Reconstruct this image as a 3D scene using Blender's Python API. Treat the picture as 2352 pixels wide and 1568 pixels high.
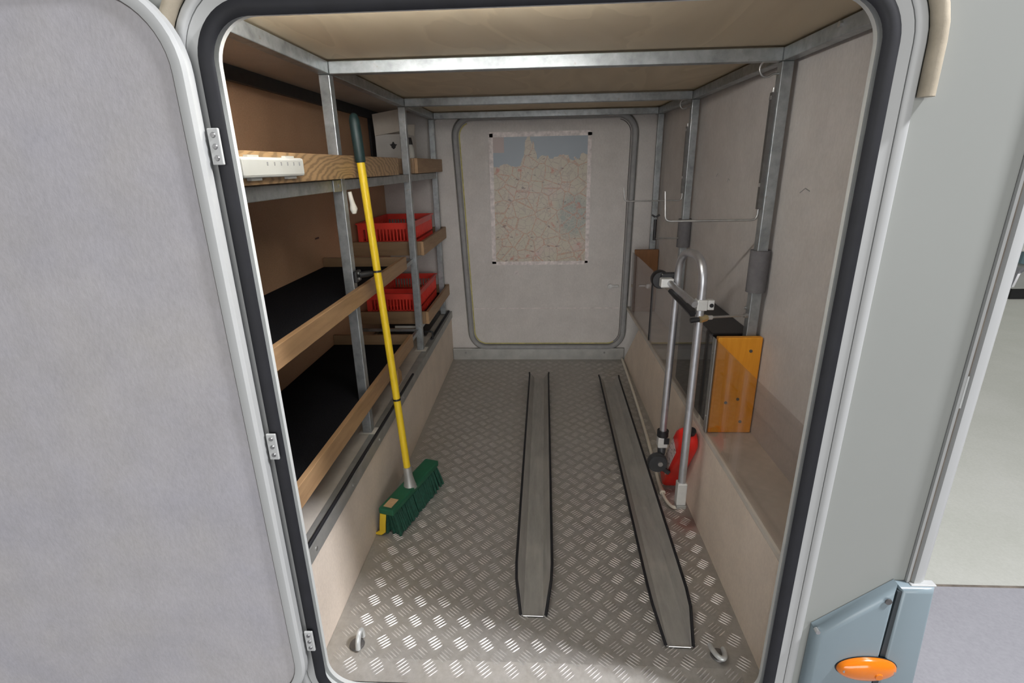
import bpy, math, random
from mathutils import Vector, Matrix
random.seed(7)
for o in list(bpy.data.objects): bpy.data.objects.remove(o, do_unlink=True)
sc = bpy.context.scene
COL = sc.collection

# ------------------------------------------------------------------ camera
cam_d = bpy.data.cameras.new('camera'); cam = bpy.data.objects.new('camera', cam_d); COL.objects.link(cam)
cam_d.sensor_width = 36.0; cam_d.lens = 1190.0 / 2352.0 * 36.0; cam_d.clip_start = 0.02; cam_d.clip_end = 100
right = Vector((0.99860705, 0.04925011, -0.01893129))
down = Vector((-0.00203893, -0.32250878, -0.94656428))
fwd = Vector((-0.0527239, 0.94528436, -0.32195912))
M = Matrix((right, -down, -fwd)).transposed().to_4x4()
M.translation = Vector((0, -0.89, 1.15))
cam.matrix_world = M
sc.camera = cam

# ------------------------------------------------------------------ world, lamps, exposure
w = bpy.data.worlds.new('hall_light'); sc.world = w; w.use_nodes = True
w.node_tree.nodes['Background'].inputs[0].default_value = (0.97, 0.98, 1.0, 1)
w.node_tree.nodes['Background'].inputs[1].default_value = 0.16

def area(name, loc, target, sx, sy, power, col):
    d = bpy.data.lights.new(name, 'AREA'); d.shape = 'RECTANGLE'; d.size = sx; d.size_y = sy
    d.energy = power; d.color = col
    o = bpy.data.objects.new(name, d); COL.objects.link(o); o.location = loc
    o.rotation_euler = (Vector(target) - Vector(loc)).to_track_quat('-Z', 'Y').to_euler()
    return o
area('hall_tube_light', (2.1, -0.52, 3.3), (0.0, 0.1, 0.0), 0.26, 0.26, 150, (0.95, 0.95, 1.0))
area('front_fill', (0.0, -11.0, 1.8), (0.0, 1.0, 0.7), 11.0, 4.2, 650, (1.0, 0.99, 0.98))  # added soft fill from far behind the camera to brighten the interior
area('hall_floor_fill', (6.0, 4.0, 4.2), (5.0, 3.5, -0.5), 4.0, 1.5, 90, (1.0, 1.0, 0.96))  # added fill over the hall floor at the right, lifts its brightness
vs = sc.view_settings
vs.view_transform = 'Standard'; vs.look = 'None'; vs.gamma = 1.0; vs.use_curve_mapping = False
vs.exposure = 0.0
FILL_LAMP = 74.0  # emission of the added interior fill tube

# ------------------------------------------------------------------ materials
def s2l(c):
    return tuple(((v / 255.0) / 12.92 if v / 255.0 <= 0.04045 else ((v / 255.0 + 0.055) / 1.055) ** 2.4) for v in c)
class NT:
    def __init__(s, name):
        s.m = bpy.data.materials.new(name); s.m.use_nodes = True
        s.t = s.m.node_tree; s.b = s.t.nodes['Principled BSDF']; s.co = None
    def n(s, t, **kw):
        x = s.t.nodes.new(t)
        for k, v in kw.items():
            if k in x.inputs: x.inputs[k].default_value = v
            else: setattr(x, k, v)
        return x
    def l(s, a, b): s.t.links.new(a, b)
    def coord(s, which='Object', scale=(1, 1, 1)):
        tc = s.n('ShaderNodeTexCoord'); mp = s.n('ShaderNodeMapping')
        mp.inputs['Scale'].default_value = scale
        s.l(tc.outputs[which], mp.inputs['Vector']); return mp.outputs[0]
    def noise(s, vec, scale, detail=4, rough=0.55, dist=0.0):
        x = s.n('ShaderNodeTexNoise'); x.inputs['Scale'].default_value = scale; x.inputs['Detail'].default_value = detail
        x.inputs['Roughness'].default_value = rough; x.inputs['Distortion'].default_value = dist
        s.l(vec, x.inputs['Vector']); return x.outputs[0]
    def ramp(s, fac, stops):
        r = s.n('ShaderNodeValToRGB'); e = r.color_ramp.elements
        while len(e) < len(stops): e.new(0.5)
        for i, (p, c) in enumerate(stops):
            e[i].position = p; e[i].color = tuple(c) + (1,)
        s.l(fac, r.inputs[0]); return r.outputs[0]
    def mix(s, fac, a, b, mode='MIX'):
        x = s.n('ShaderNodeMix', data_type='RGBA', blend_type=mode)
        for sock, v in ((x.inputs[0], fac), (x.inputs[6], a), (x.inputs[7], b)):
            if hasattr(v, 'is_output'): s.l(v, sock)
            elif isinstance(v, (int, float)): sock.default_value = v
            else: sock.default_value = tuple(v) + (1,)
        return x.outputs[2]
    def math(s, op, a, b=0.0):
        x = s.n('ShaderNodeMath', operation=op)
        for i, v in enumerate((a, b)):
            if hasattr(v, 'is_output'): s.l(v, x.inputs[i])
            else: x.inputs[i].default_value = v
        return x.outputs[0]
    def bump(s, h, strength=0.3, dist=0.002):
        x = s.n('ShaderNodeBump'); x.inputs['Strength'].default_value = strength; x.inputs['Distance'].default_value = dist
        s.l(h, x.inputs['Height']); s.l(x.outputs[0], s.b.inputs['Normal'])
    def col(s, c): 
        if hasattr(c, 'is_output'): s.l(c, s.b.inputs['Base Color'])
        else: s.b.inputs['Base Color'].default_value = tuple(c) + (1,)
        return s
    def rm(s, r, m=0.0):
        if hasattr(r, 'is_output'): s.l(r, s.b.inputs['Roughness'])
        else: s.b.inputs['Roughness'].default_value = r
        s.b.inputs['Metallic'].default_value = m; return s
MAT = {}
def simple(name, c, rough=0.5, metal=0.0, var=0.12, scale=14.0, bump=0.0):
    t = NT(name); v = t.coord(); f = t.noise(v, scale, 5)
    a = [x * (1 - var) for x in c]; b = [min(1, x * (1 + var)) for x in c]
    t.col(t.ramp(f, [(0.3, a), (0.7, b)])).rm(rough, metal)
    if bump: t.bump(t.noise(v, scale * 20, 3), bump, 0.001)
    MAT[name] = t.m; return t.m
# felt lining
def felt(name, base, tint):
    t = NT(name); v = t.coord(); f1 = t.noise(v, 3.0, 6, 0.6); f2 = t.noise(t.coord(scale=(1, 1, 0.5)), 160, 4, 0.7)
    f3 = t.noise(v, 9.0, 4, 0.6)
    c = t.mix(t.ramp(f1, [(0.35, (0, 0, 0)), (0.7, (1, 1, 1))]), base, tint)
    c = t.mix(0.16, c, t.ramp(f2, [(0.3, [x * .45 for x in base]), (0.7, [min(1, x * 1.3) for x in base])]))
    c = t.mix(0.14, c, t.ramp(f3, [(0.35, [x * .6 for x in base]), (0.65, [min(1, x * 1.2) for x in base])]))
    t.col(c).rm(0.95); t.bump(f2, 0.35, 0.0012); t.b.inputs['Specular IOR Level'].default_value = 0.15
    MAT[name] = t.m
felt('felt_door', (0.465, 0.456, 0.487), (0.515, 0.493, 0.470))
felt('felt', (0.64, 0.61, 0.585), (0.61, 0.58, 0.555))
felt('felt_panel', (0.82, 0.71, 0.60), (0.78, 0.67, 0.56))
felt('felt_soffit', (0.60, 0.55, 0.50), (0.56, 0.51, 0.46))
simple('paint_white', (0.355, 0.368, 0.344), 0.38, 0, 0.025, 2.0)
simple('frame_white', (0.50, 0.51, 0.50), 0.35, 0, 0.03, 3.0)
simple('frame_inner', (0.66, 0.68, 0.66), 0.4, 0, 0.03, 3.0)
simple('rubber', (0.010, 0.0105, 0.014), 0.65, 0, 0.2, 30)
simple('black_plastic', (0.016, 0.016, 0.018), 0.4, 0, 0.2, 30)
simple('dark_plastic', (0.035, 0.037, 0.04), 0.45, 0, 0.2, 30)
simple('beige_rubber', (0.46, 0.40, 0.30), 0.6, 0, 0.15, 25, 0.2)
simple('white_plastic', (0.64, 0.65, 0.61), 0.4, 0, 0.04, 10)
simple('cream_plastic', (0.80, 0.75, 0.64), 0.45, 0, 0.06, 10)
simple('red_plastic', (0.74, 0.022, 0.015), 0.35, 0, 0.1, 12)
simple('basket_red', (0.78, 0.05, 0.032), 0.4, 0, 0.12, 12)
simple('yellow_metal', (0.80, 0.56, 0.022), 0.35, 0, 0.04, 12)
simple('yellow_plastic', (0.72, 0.50, 0.03), 0.4, 0, 0.04, 12)
simple('green_plastic', (0.012, 0.11, 0.055), 0.45, 0, 0.12, 20)
simple('green_bristle', (0.008, 0.065, 0.04), 0.75, 0, 0.35, 90, 0.5)
simple('dark_green_grip', (0.010, 0.028, 0.028), 0.5, 0, 0.2, 40)
simple('grey_foam', (0.15, 0.145, 0.15), 0.9, 0, 0.12, 60, 0.3)
simple('alu', (0.60, 0.61, 0.64), 0.38, 0.85, 0.1, 30)
simple('alu_clamp', (0.68, 0.68, 0.66), 0.45, 0.35, 0.06, 30)
simple('steel', (0.55, 0.55, 0.54), 0.35, 0.9, 0.15, 40)
simple('dark_steel', (0.16, 0.155, 0.15), 0.45, 0.6, 0.2, 40)
simple('screw_steel', (0.30, 0.30, 0.30), 0.4, 0.8, 0.3, 200)
simple('brass', (0.62, 0.50, 0.28), 0.35, 0.8, 0.1, 40)
simple('bumper_grey', (0.25, 0.315, 0.345), 0.32, 0, 0.04, 5)
simple('bumper_groove', (0.04, 0.05, 0.055), 0.5, 0, 0.04, 5)
simple('carton', (0.62, 0.57, 0.50), 0.8, 0, 0.1, 12)
simple('carton_white', (0.62, 0.60, 0.57), 0.7, 0, 0.08, 12)
simple('paper_label', (0.62, 0.40, 0.22), 0.7, 0, 0.1, 40)
simple('tape', (0.68, 0.62, 0.60), 0.45, 0, 0.25, 45)
simple('seal_line', (0.11, 0.10, 0.095), 0.7, 0, 0.2, 40)
simple('alu_trim', (0.42, 0.42, 0.40), 0.5, 0.55, 0.12, 20)
simple('yellow_glue', (0.52, 0.46, 0.16), 0.6, 0, 0.25, 40)
simple('gasket_grey', (0.30, 0.30, 0.30), 0.55, 0, 0.12, 25)
simple('caulk', (0.75, 0.72, 0.65), 0.6, 0, 0.1, 40)
simple('car_teal', (0.18, 0.27, 0.30), 0.25, 0, 0.04, 3)
simple('chrome', (0.75, 0.75, 0.77), 0.12, 1.0, 0.05, 10)
simple('dirt_line', (0.20, 0.17, 0.14), 0.8, 0, 0.3, 30)
# galvanised steel
t = NT('galvanised'); v = t.coord()
vo = t.n('ShaderNodeTexVoronoi'); vo.inputs['Scale'].default_value = 60; t.l(v, vo.inputs['Vector'])
g = t.ramp(vo.outputs['Distance'], [(0.0, (0.30, 0.325, 0.335)), (0.7, (0.42, 0.445, 0.455))])
n = t.noise(v, 16, 5, 0.7, 0.3); n2 = t.noise(v, 70, 3)
c = t.mix(t.ramp(t.math('MULTIPLY', n, n2), [(0.36, (0, 0, 0)), (0.42, (1, 1, 1))]), g, (0.26, 0.21, 0.15))
c = t.mix(0.5, c, t.ramp(n, [(0.32, (0.17, 0.185, 0.185)), (0.68, (0.52, 0.55, 0.57))]))
t.col(c).rm(t.ramp(n2, [(0.3, (0.30,) * 3), (0.7, (0.48,) * 3)]), 0.65); MAT['galvanised'] = t.m
# tread plate
t = NT('tread_plate'); v = t.coord(); n = t.noise(v, 5, 6, 0.65); n2 = t.noise(v, 60, 4, 0.7); n3 = t.noise(v, 2.2, 4, 0.5)
c = t.ramp(n, [(0.3, (0.36, 0.338, 0.303)), (0.7, (0.45, 0.43, 0.395))])
c = t.mix(0.35, c, t.ramp(n2, [(0.3, (0.28, 0.265, 0.24)), (0.7, (0.58, 0.565, 0.54))]))
c = t.mix(t.ramp(n3, [(0.5, (0, 0, 0)), (0.75, (0.4,) * 3)]), c, (0.40, 0.365, 0.28))
vd = t.n('ShaderNodeVectorMath', operation='DISTANCE'); t.l(v, vd.inputs[0]); vd.inputs[1].default_value = (0.488, 0.58, 0.0)
c = t.mix(t.ramp(t.math('ADD', vd.outputs['Value'], t.math('MULTIPLY', n2, 0.03)), [(0.03, (0.4,) * 3), (0.07, (0, 0, 0))]), c, (0.45, 0.12, 0.09))
t.col(c).rm(t.ramp(n2, [(0.3, (0.40,) * 3), (0.7, (0.58,) * 3)]), 0.4); t.bump(n2, 0.08, 0.0008); MAT['tread_plate'] = t.m
simple('tread_bar', (0.66, 0.64, 0.61), 0.42, 0.55, 0.2, 30)
# dirty aluminium ramp
t = NT('ramp_alu'); v = t.coord(scale=(1, 0.15, 1)); n = t.noise(v, 40, 6, 0.7); n2 = t.noise(t.coord(), 6, 5)
c = t.ramp(n, [(0.3, (0.32, 0.31, 0.29)), (0.7, (0.46, 0.45, 0.42))])
c = t.mix(t.ramp(n2, [(0.5, (0, 0, 0)), (0.75, (0.45,) * 3)]), c, (0.56, 0.54, 0.50))
t.col(c).rm(0.6, 0.25); MAT['ramp_alu'] = t.m
# woods
def wood(name, a, b, grain_axis='y', scale=18, rough=0.5, dist=1.5):
    t = NT(name); s = [1, 1, 1]; s['xyz'.index(grain_axis)] = 0.1
    v = t.coord(scale=s); n = t.noise(v, scale, 6, 0.6, dist); n2 = t.noise(v, scale * 5, 4, 0.7)
    c = t.mix(0.35, t.ramp(n, [(0.3, a), (0.5, [(p + q) / 2 for p, q in zip(a, b)]), (0.65, b)]), t.ramp(n2, [(0.3, a), (0.7, b)]))
    t.col(c).rm(rough); t.bump(n2, 0.06, 0.0006); MAT[name] = t.m
wood('oak_lip', (0.27, 0.155, 0.075), (0.46, 0.29, 0.15), 'y', 16, 0.5, 0.8)
wood('oak_lip_x', (0.20, 0.125, 0.065), (0.33, 0.21, 0.115), 'x', 16)
wood('orange_board', (0.80, 0.31, 0.016), (0.92, 0.40, 0.035), 'z', 26, 0.38)
wood('brown_board', (0.16, 0.066, 0.02), (0.23, 0.10, 0.032), 'z', 26, 0.45)
wood('wood_block', (0.40, 0.24, 0.10), (0.52, 0.33, 0.16), 'z', 20)
# oak strip with a cathedral figure
t = NT('oak_figure'); v = t.coord(scale=(1, 0.22, 1)); wv = t.n('ShaderNodeTexWave', wave_type='RINGS'); wv.rings_direction = 'X'
wv.inputs['Scale'].default_value = 38; wv.inputs['Distortion'].default_value = 9; wv.inputs['Detail'].default_value = 3
t.l(v, wv.inputs['Vector'])
c = t.ramp(wv.outputs['Color'], [(0.2, (0.27, 0.17, 0.085)), (0.5, (0.42, 0.27, 0.135)), (0.9, (0.45, 0.29, 0.15))])
t.col(c).rm(0.45); MAT['oak_figure'] = t.m
# brown hardboard
t = NT('hardboard'); v = t.coord(); n = t.noise(v, 3, 5); n2 = t.noise(v, 220, 3, 0.7)
c = t.ramp(n, [(0.3, (0.58, 0.345, 0.20)), (0.7, (0.70, 0.44, 0.265))])
c = t.mix(0.3, c, t.ramp(n2, [(0.3, (0.26, 0.15, 0.085)), (0.7, (0.66, 0.42, 0.27))])); t.col(c).rm(0.6); MAT['hardboard'] = t.m
# plywood ceiling
t = NT('plywood'); v = t.coord(scale=(1, 0.35, 1)); n = t.noise(v, 4, 3, 0.45, 1.2)
c = t.ramp(n, [(0.3, (0.57, 0.47, 0.325)), (0.5, (0.68, 0.57, 0.40)), (0.52, (0.61, 0.505, 0.35)), (0.75, (0.69, 0.58, 0.415))])
t.col(c).rm(0.6); MAT['plywood'] = t.m
# black carpet
t = NT('carpet'); v = t.coord(); n = t.noise(v, 420, 3, 0.8)
t.col(t.ramp(n, [(0.35, (0.004, 0.004, 0.005)), (0.75, (0.032, 0.033, 0.038))])).rm(1.0); t.bump(n, 0.6, 0.002)
t.b.inputs['Specular IOR Level'].default_value = 0.05; MAT['carpet'] = t.m
# clear acrylic: fresnel mix of clear and glossy
m = bpy.data.materials.new('acrylic'); m.use_nodes = True; nt = m.node_tree; nt.nodes.clear()
out = nt.nodes.new('ShaderNodeOutputMaterial'); mx = nt.nodes.new('ShaderNodeMixShader'); tr = nt.nodes.new('ShaderNodeBsdfTransparent')
gl = nt.nodes.new('ShaderNodeBsdfGlossy'); lw = nt.nodes.new('ShaderNodeLayerWeight'); lw.inputs[0].default_value = 0.5
fr = nt.nodes.new('ShaderNodeMath'); fr.operation = 'POWER'; fr.inputs[1].default_value = 5.0
fr2 = nt.nodes.new('ShaderNodeMath'); fr2.operation = 'MULTIPLY_ADD'; fr2.inputs[1].default_value = 0.75; fr2.inputs[2].default_value = 0.03
nt.links.new(lw.outputs['Facing'], fr.inputs[0]); nt.links.new(fr.outputs[0], fr2.inputs[0]); fr = fr2
tr.inputs[0].default_value = (0.93, 0.91, 0.90, 1); gl.inputs['Roughness'].default_value = 0.03
nt.links.new(fr.outputs[0], mx.inputs[0]); nt.links.new(tr.outputs[0], mx.inputs[1]); nt.links.new(gl.outputs[0], mx.inputs[2]); nt.links.new(mx.outputs[0], out.inputs[0])
MAT['acrylic'] = m
# orange lens
t = NT('orange_lens'); t.col((0.85, 0.22, 0.005)).rm(0.15); t.b.inputs['Coat Weight'].default_value = 0.6
t.b.inputs['Subsurface Weight'].default_value = 0.2; t.b.inputs['Subsurface Radius'].default_value = (0.02, 0.006, 0.001); MAT['orange_lens'] = t.m
# concrete hall floor
t = NT('concrete'); v = t.coord(); n = t.noise(v, 1.3, 6, 0.6); n2 = t.noise(v, 90, 4)
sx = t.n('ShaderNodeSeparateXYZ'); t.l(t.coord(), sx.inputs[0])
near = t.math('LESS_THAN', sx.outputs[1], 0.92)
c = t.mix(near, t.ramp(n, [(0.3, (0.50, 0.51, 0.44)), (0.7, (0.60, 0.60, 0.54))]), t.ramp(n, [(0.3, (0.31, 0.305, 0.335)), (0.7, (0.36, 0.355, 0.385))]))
c = t.mix(0.1, c, t.ramp(n2, [(0.3, (0.3, 0.3, 0.3)), (0.7, (0.8, 0.8, 0.8))])); t.col(c).rm(0.6); MAT['concrete'] = t.m
# road map print (generated coordinates: x across, z up)
t = NT('map_print'); tc = t.n('ShaderNodeTexCoord'); gen = tc.outputs['Generated']
sx = t.n('ShaderNodeSeparateXYZ'); t.l(gen, sx.inputs[0]); gx, gz = sx.outputs[0], sx.outputs[2]
mp = t.n('ShaderNodeMapping'); mp.inputs['Scale'].default_value = (1, 0, 1.3); t.l(gen, mp.inputs[0]); uv = mp.outputs[0]
n = t.noise(uv, 3.5, 5, 0.6)
c = t.ramp(n, [(0.28, (0.55, 0.44, 0.37)), (0.42, (0.53, 0.50, 0.40)), (0.56, (0.56, 0.51, 0.42)), (0.72, (0.58, 0.45, 0.42))])
e1 = t.math('SUBTRACT', 1.0, t.math('MULTIPLY', t.math('ABSOLUTE', t.math('SUBTRACT', gx, 0.86)), 5.0))
e2 = t.math('SUBTRACT', 1.0, t.math('MULTIPLY', t.math('ABSOLUTE', t.math('SUBTRACT', gz, 0.38)), 5.0))
gre = t.math('MULTIPLY', t.math('MAXIMUM', e1, 0.0), t.math('MAXIMUM', e2, 0.0))
c = t.mix(t.math('MINIMUM', t.math('MULTIPLY', gre, 2.5), 0.8), c, (0.32, 0.37, 0.35))
for scl, wd, colr, amt in ((7, 0.035, (0.50, 0.24, 0.16), 0.55), (15, 0.05, (0.40, 0.34, 0.30), 0.55), (23, 0.05, (0.55, 0.50, 0.42), 0.5)):
    vo = t.n('ShaderNodeTexVoronoi', feature='DISTANCE_TO_EDGE'); vo.inputs['Scale'].default_value = scl; t.l(uv, vo.inputs['Vector'])
    c = t.mix(t.math('MULTIPLY', t.math('LESS_THAN', vo.outputs['Distance'], wd), amt), c, colr)
mp2 = t.n('ShaderNodeMapping'); mp2.inputs['Scale'].default_value = (14, 0, 42); t.l(gen, mp2.inputs[0])
nd = t.noise(mp2.outputs[0], 1.0, 2)
c = t.mix(t.math('MULTIPLY', t.math('GREATER_THAN', nd, 0.66), 0.55), c, (0.14, 0.10, 0.11))
nr = t.noise(uv, 9, 3)
c = t.mix(t.ramp(nr, [(0.62, (0, 0, 0)), (0.72, (0.75,) * 3)]), c, (0.52, 0.20, 0.15))
nc = t.noise(uv, 7, 4)
wob = t.math('MULTIPLY', t.math('SUBTRACT', nc, 0.5), 0.22)
pen = t.math('MULTIPLY', t.math('MAXIMUM', t.math('SUBTRACT', 1.0, t.math('MULTIPLY', t.math('ABSOLUTE', t.math('SUBTRACT', gx, 0.38)), 11.0)), 0.0), 0.22)
coast = t.math('ADD', t.math('ADD', 0.79, pen), t.math('ADD', wob, t.math('MULTIPLY', t.math('GREATER_THAN', gx, 0.42), 0.06)))
sea = t.math('GREATER_THAN', gz, coast)
c = t.mix(sea, c, (0.33, 0.38, 0.43))
ins = t.math('MULTIPLY', t.math('LESS_THAN', gx, 0.12), t.math('GREATER_THAN', gz, 0.88))
c = t.mix(ins, c, (0.46, 0.38, 0.36)); t.col(c).rm(0.45); MAT['map_print'] = t.m
# printed white label of the can
t = NT('can_label'); tc = t.n('ShaderNodeTexCoord'); mp = t.n('ShaderNodeMapping'); mp.inputs['Scale'].default_value = (0, 40, 130); t.l(tc.outputs['Object'], mp.inputs[0])
nn = t.noise(mp.outputs[0], 1.0, 3)
t.col(t.ramp(nn, [(0.55, (0.66, 0.55, 0.53)), (0.60, (0.20, 0.13, 0.13))])).rm(0.5); MAT['can_label'] = t.m

# ------------------------------------------------------------------ mesh helpers
class MB:
    def __init__(s): s.v = []; s.f = []
    def add(s, vs, fs):
        o = len(s.v); s.v += [Vector(p) for p in vs]; s.f += [tuple(i + o for i in f) for f in fs]; return s
    def box(s, x0, x1, y0, y1, z0, z1):
        return s.add([(x0, y0, z0), (x1, y0, z0), (x1, y1, z0), (x0, y1, z0), (x0, y0, z1), (x1, y0, z1), (x1, y1, z1), (x0, y1, z1)],
                     [(0, 3, 2, 1), (4, 5, 6, 7), (0, 1, 5, 4), (1, 2, 6, 5), (2, 3, 7, 6), (3, 0, 4, 7)])
    def obox(s, c, ax, ay, az, hx, hy, hz):
        c = Vector(c); ax, ay, az = [Vector(a).normalized() for a in (ax, ay, az)]
        P = [c + ax * hx * i + ay * hy * j + az * hz * k for k in (-1, 1) for (i, j) in ((-1, -1), (1, -1), (1, 1), (-1, 1))]
        return s.add(P, [(0, 3, 2, 1), (4, 5, 6, 7), (0, 1, 5, 4), (1, 2, 6, 5), (2, 3, 7, 6), (3, 0, 4, 7)])
    def prism(s, poly, axis, a, b):
        def p(u, w, t): return {'x': (t, u, w), 'y': (u, t, w), 'z': (u, w, t)}[axis]
        n = len(poly); vs = [p(u, w, a) for u, w in poly] + [p(u, w, b) for u, w in poly]
        return s.add(vs, [tuple(range(n))[::-1], tuple(range(n, 2 * n))] + [(i, (i + 1) % n, n + (i + 1) % n, n + i) for i in range(n)])
    def tube(s, pts, r, n=10, caps=True):
        pts = [Vector(p) for p in pts]; rs = r if isinstance(r, (list, tuple)) else [r] * len(pts)
        tg = []
        for i in range(len(pts)):
            a = pts[max(i - 1, 0)]; b = pts[min(i + 1, len(pts) - 1)]; tg.append((b - a).normalized())
        ref = Vector((0, 0, 1)) if abs(tg[0].z) < 0.9 else Vector((1, 0, 0))
        u = tg[0].cross(ref).normalized(); vs = []
        for i, p in enumerate(pts):
            u = (u - tg[i] * u.dot(tg[i])).normalized(); w_ = tg[i].cross(u)
            for k in range(n):
                a = 2 * math.pi * k / n; vs.append(p + (u * math.cos(a) + w_ * math.sin(a)) * rs[i])
        fs = [(i * n + k, i * n + (k + 1) % n, (i + 1) * n + (k + 1) % n, (i + 1) * n + k) for i in range(len(pts) - 1) for k in range(n)]
        if caps: fs += [tuple(range(n))[::-1], tuple(range((len(pts) - 1) * n, len(pts) * n))]
        return s.add(vs, fs)
    def cyl(s, a, b, r0, r1=None, n=16):
        return s.tube([a, b], [r0, r0 if r1 is None else r1], n)
    def build(s, name, mat, parent=None, bevel=0.0, smooth=None, origin=None):
        me = bpy.data.meshes.new(name)
        if origin is not None: O = Vector(origin)
        elif parent is not None: O = Vector(parent['_o'])
        else:
            xs, ys, zs = zip(*s.v); O = Vector(((min(xs) + max(xs)) / 2, (min(ys) + max(ys)) / 2, min(zs)))
        me.from_pydata([p - O for p in s.v], [], s.f); me.update()
        o = bpy.data.objects.new(name, me); COL.objects.link(o); o['_o'] = tuple(O)
        me.materials.append(MAT[mat])
        if parent is None: o.location = O
        else:
            o.parent = parent; o.location = O - Vector(parent['_o'])
        if smooth is not None:
            for p in me.polygons: p.use_smooth = True
            me.set_sharp_from_angle(angle=math.radians(smooth))
        if bevel:
            b = o.modifiers.new('bevel', 'BEVEL'); b.width = bevel; b.segments = 2; b.limit_method = 'ANGLE'; b.angle_limit = math.radians(40)
        return o
def tag(o, label, cat, group=None, kind=None):
    if label: o['label'] = label
    if cat: o['category'] = cat
    if group: o['group'] = group
    if kind: o['kind'] = kind
    return o
def thing(name, loc, label, cat, group=None, kind=None):
    o = bpy.data.objects.new(name, None); COL.objects.link(o); o.location = loc; o['_o'] = tuple(loc); o.empty_display_size = 0.05
    return tag(o, label, cat, group, kind)
def B(*a): return MB().box(*a)
def bez(P, n=24):
    P = [Vector(p) for p in P]; out = []
    for i in range(n + 1):
        t = i / n; Q = P[:]
        while len(Q) > 1: Q = [Q[k].lerp(Q[k + 1], t) for k in range(len(Q) - 1)]
        out.append(Q[0])
    return out
def fillet(pts, r, n=6):
    pts = [Vector(p) for p in pts]; out = [pts[0]]
    for i in range(1, len(pts) - 1):
        a = (pts[i - 1] - pts[i]); b = (pts[i + 1] - pts[i]); rr = min(r, a.length * .49, b.length * .49)
        A = pts[i] + a.normalized() * rr; C = pts[i] + b.normalized() * rr
        out += [A.lerp(pts[i], t).lerp(pts[i].lerp(C, t), t) for t in [k / n for k in range(n + 1)]]
    return out + [pts[-1]]
def rrect(x0, x1, z0, z1, r, n=8, bow=None):
    """closed rounded rectangle, counter-clockwise seen from -y; bow(x,z)->(x,z)"""
    P = []
    for cx, cz, a0 in ((x1 - r, z0 + r, -90), (x1 - r, z1 - r, 0), (x0 + r, z1 - r, 90), (x0 + r, z0 + r, 180)):
        for k in range(n + 1):
            a = math.radians(a0 + 90.0 * k / n); P.append((cx + r * math.cos(a), cz + r * math.sin(a)))
    return [bow(*p) for p in P] if bow else P
def ring(mb, rect, r, profile, warp=None, n=12):
    """sweep profile [(outward offset, y)] (closed loop) round a rounded rectangle"""
    x0, x1, z0, z1 = rect; loops = [rrect(x0 - d, x1 + d, z0 - d, z1 + d, max(r + d, 0.004), n, warp) for d, y in profile]
    m = len(loops[0]); k = len(profile)
    vs = [(p[0], profile[j][1], p[1]) for j in range(k) for p in loops[j]]
    fs = [(j * m + i, j * m + (i + 1) % m, ((j + 1) % k) * m + (i + 1) % m, ((j + 1) % k) * m + i) for j in range(k) for i in range(m)]
    return mb.add(vs, fs)

# ------------------------------------------------------------------ setting
OPEN = (-0.512, 0.507, -0.024, 1.388); RAD = 0.085
# floor plate with bent front lip and pressed bars
def fz(y): return 0.0 if y > 0.055 else -(0.055 - y) * 0.16
mb = MB()
ys = [0.0, 0.055, 2.14]
mb.add([(x, y, fz(y) + dz) for dz in (0, -0.012) for y in ys for x in (-0.54, 0.522)],
       [(0, 1, 3, 2), (2, 3, 5, 4), (8, 9, 7, 6), (10, 11, 9, 8), (0, 6, 7, 1), (4, 5, 11, 10), (0, 2, 8, 6), (2, 4, 10, 8), (1, 7, 9, 3), (3, 9, 11, 5)])
floor = tag(mb.build('floor', 'tread_plate', origin=(0, 0, 0)), 'five-bar aluminium tread plate floor of the garage', 'floor', kind='structure')
mb = MB(); P_ = 0.066
def bar(cx, cy, ang, L):
    c, s_ = math.cos(ang), math.sin(ang); W = 0.0017; H = 0.0013; vs = []
    for (u, v_, h) in ((-L, 0, 0), (-L * .55, -W, 0), (L * .55, -W, 0), (L, 0, 0), (L * .55, W, 0), (-L * .55, W, 0), (-L * .6, 0, H), (L * .6, 0, H)):
        x = cx + u * c - v_ * s_; y = cy + u * s_ + v_ * c
        vs.append((x, y, fz(y) + h + 0.0002))
    mb.add(vs, [(0, 1, 6), (1, 2, 7, 6), (2, 3, 7), (3, 4, 7), (4, 5, 6, 7), (5, 0, 6)])
iy = 0
for j in range(0, 66):
    for i in range(-17, 17):
        for k, (ox, oy, ang) in enumerate(((0, 0, math.radians(39)), (P_ / 2, P_ / 2, -math.radians(39)))):
            gx_ = -0.40 + i * P_ + ox; gy_ = 0.036 + j * P_ + oy
            if not (-0.52 < gx_ < 0.50 and 0.0 < gy_ < 2.10): continue
            if (gx_ + 0.466) ** 2 + (gy_ - 0.091) ** 2 < 0.028 ** 2 or (gx_ - 0.438) ** 2 + (gy_ - 0.09) ** 2 < 0.03 ** 2: continue
            for q in range(-2, 3):
                d = q * 0.0083; cx = gx_ - math.sin(ang) * d; cy = gy_ + math.cos(ang) * d
                if abs(cx + 0.009) > 0.515 or cy < 0.012: continue
                bar(cx, cy, ang, 0.0165 - abs(q) * 0.0012)
o = mb.build('tread_bars', 'tread_bar', floor); o['kind'] = 'stuff'
# hall floor with its joint
hall = tag(B(-6, 14, -8, 14, -0.60, -0.55).build('hall_floor', 'concrete', origin=(0, 0, 0)), 'pale concrete hall floor outside the vehicle', 'floor', kind='structure')
B(1.0, 8, 0.915, 0.927, -0.551, -0.5493).build('floor_joint', 'dirt_line', hall)
tag(B(-6, 14, 13.9, 14.0, -0.55, 6.0).build('wall_hall', 'carton_white'), 'pale far wall of the hall behind the vehicle', 'wall', kind='structure')
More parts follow.
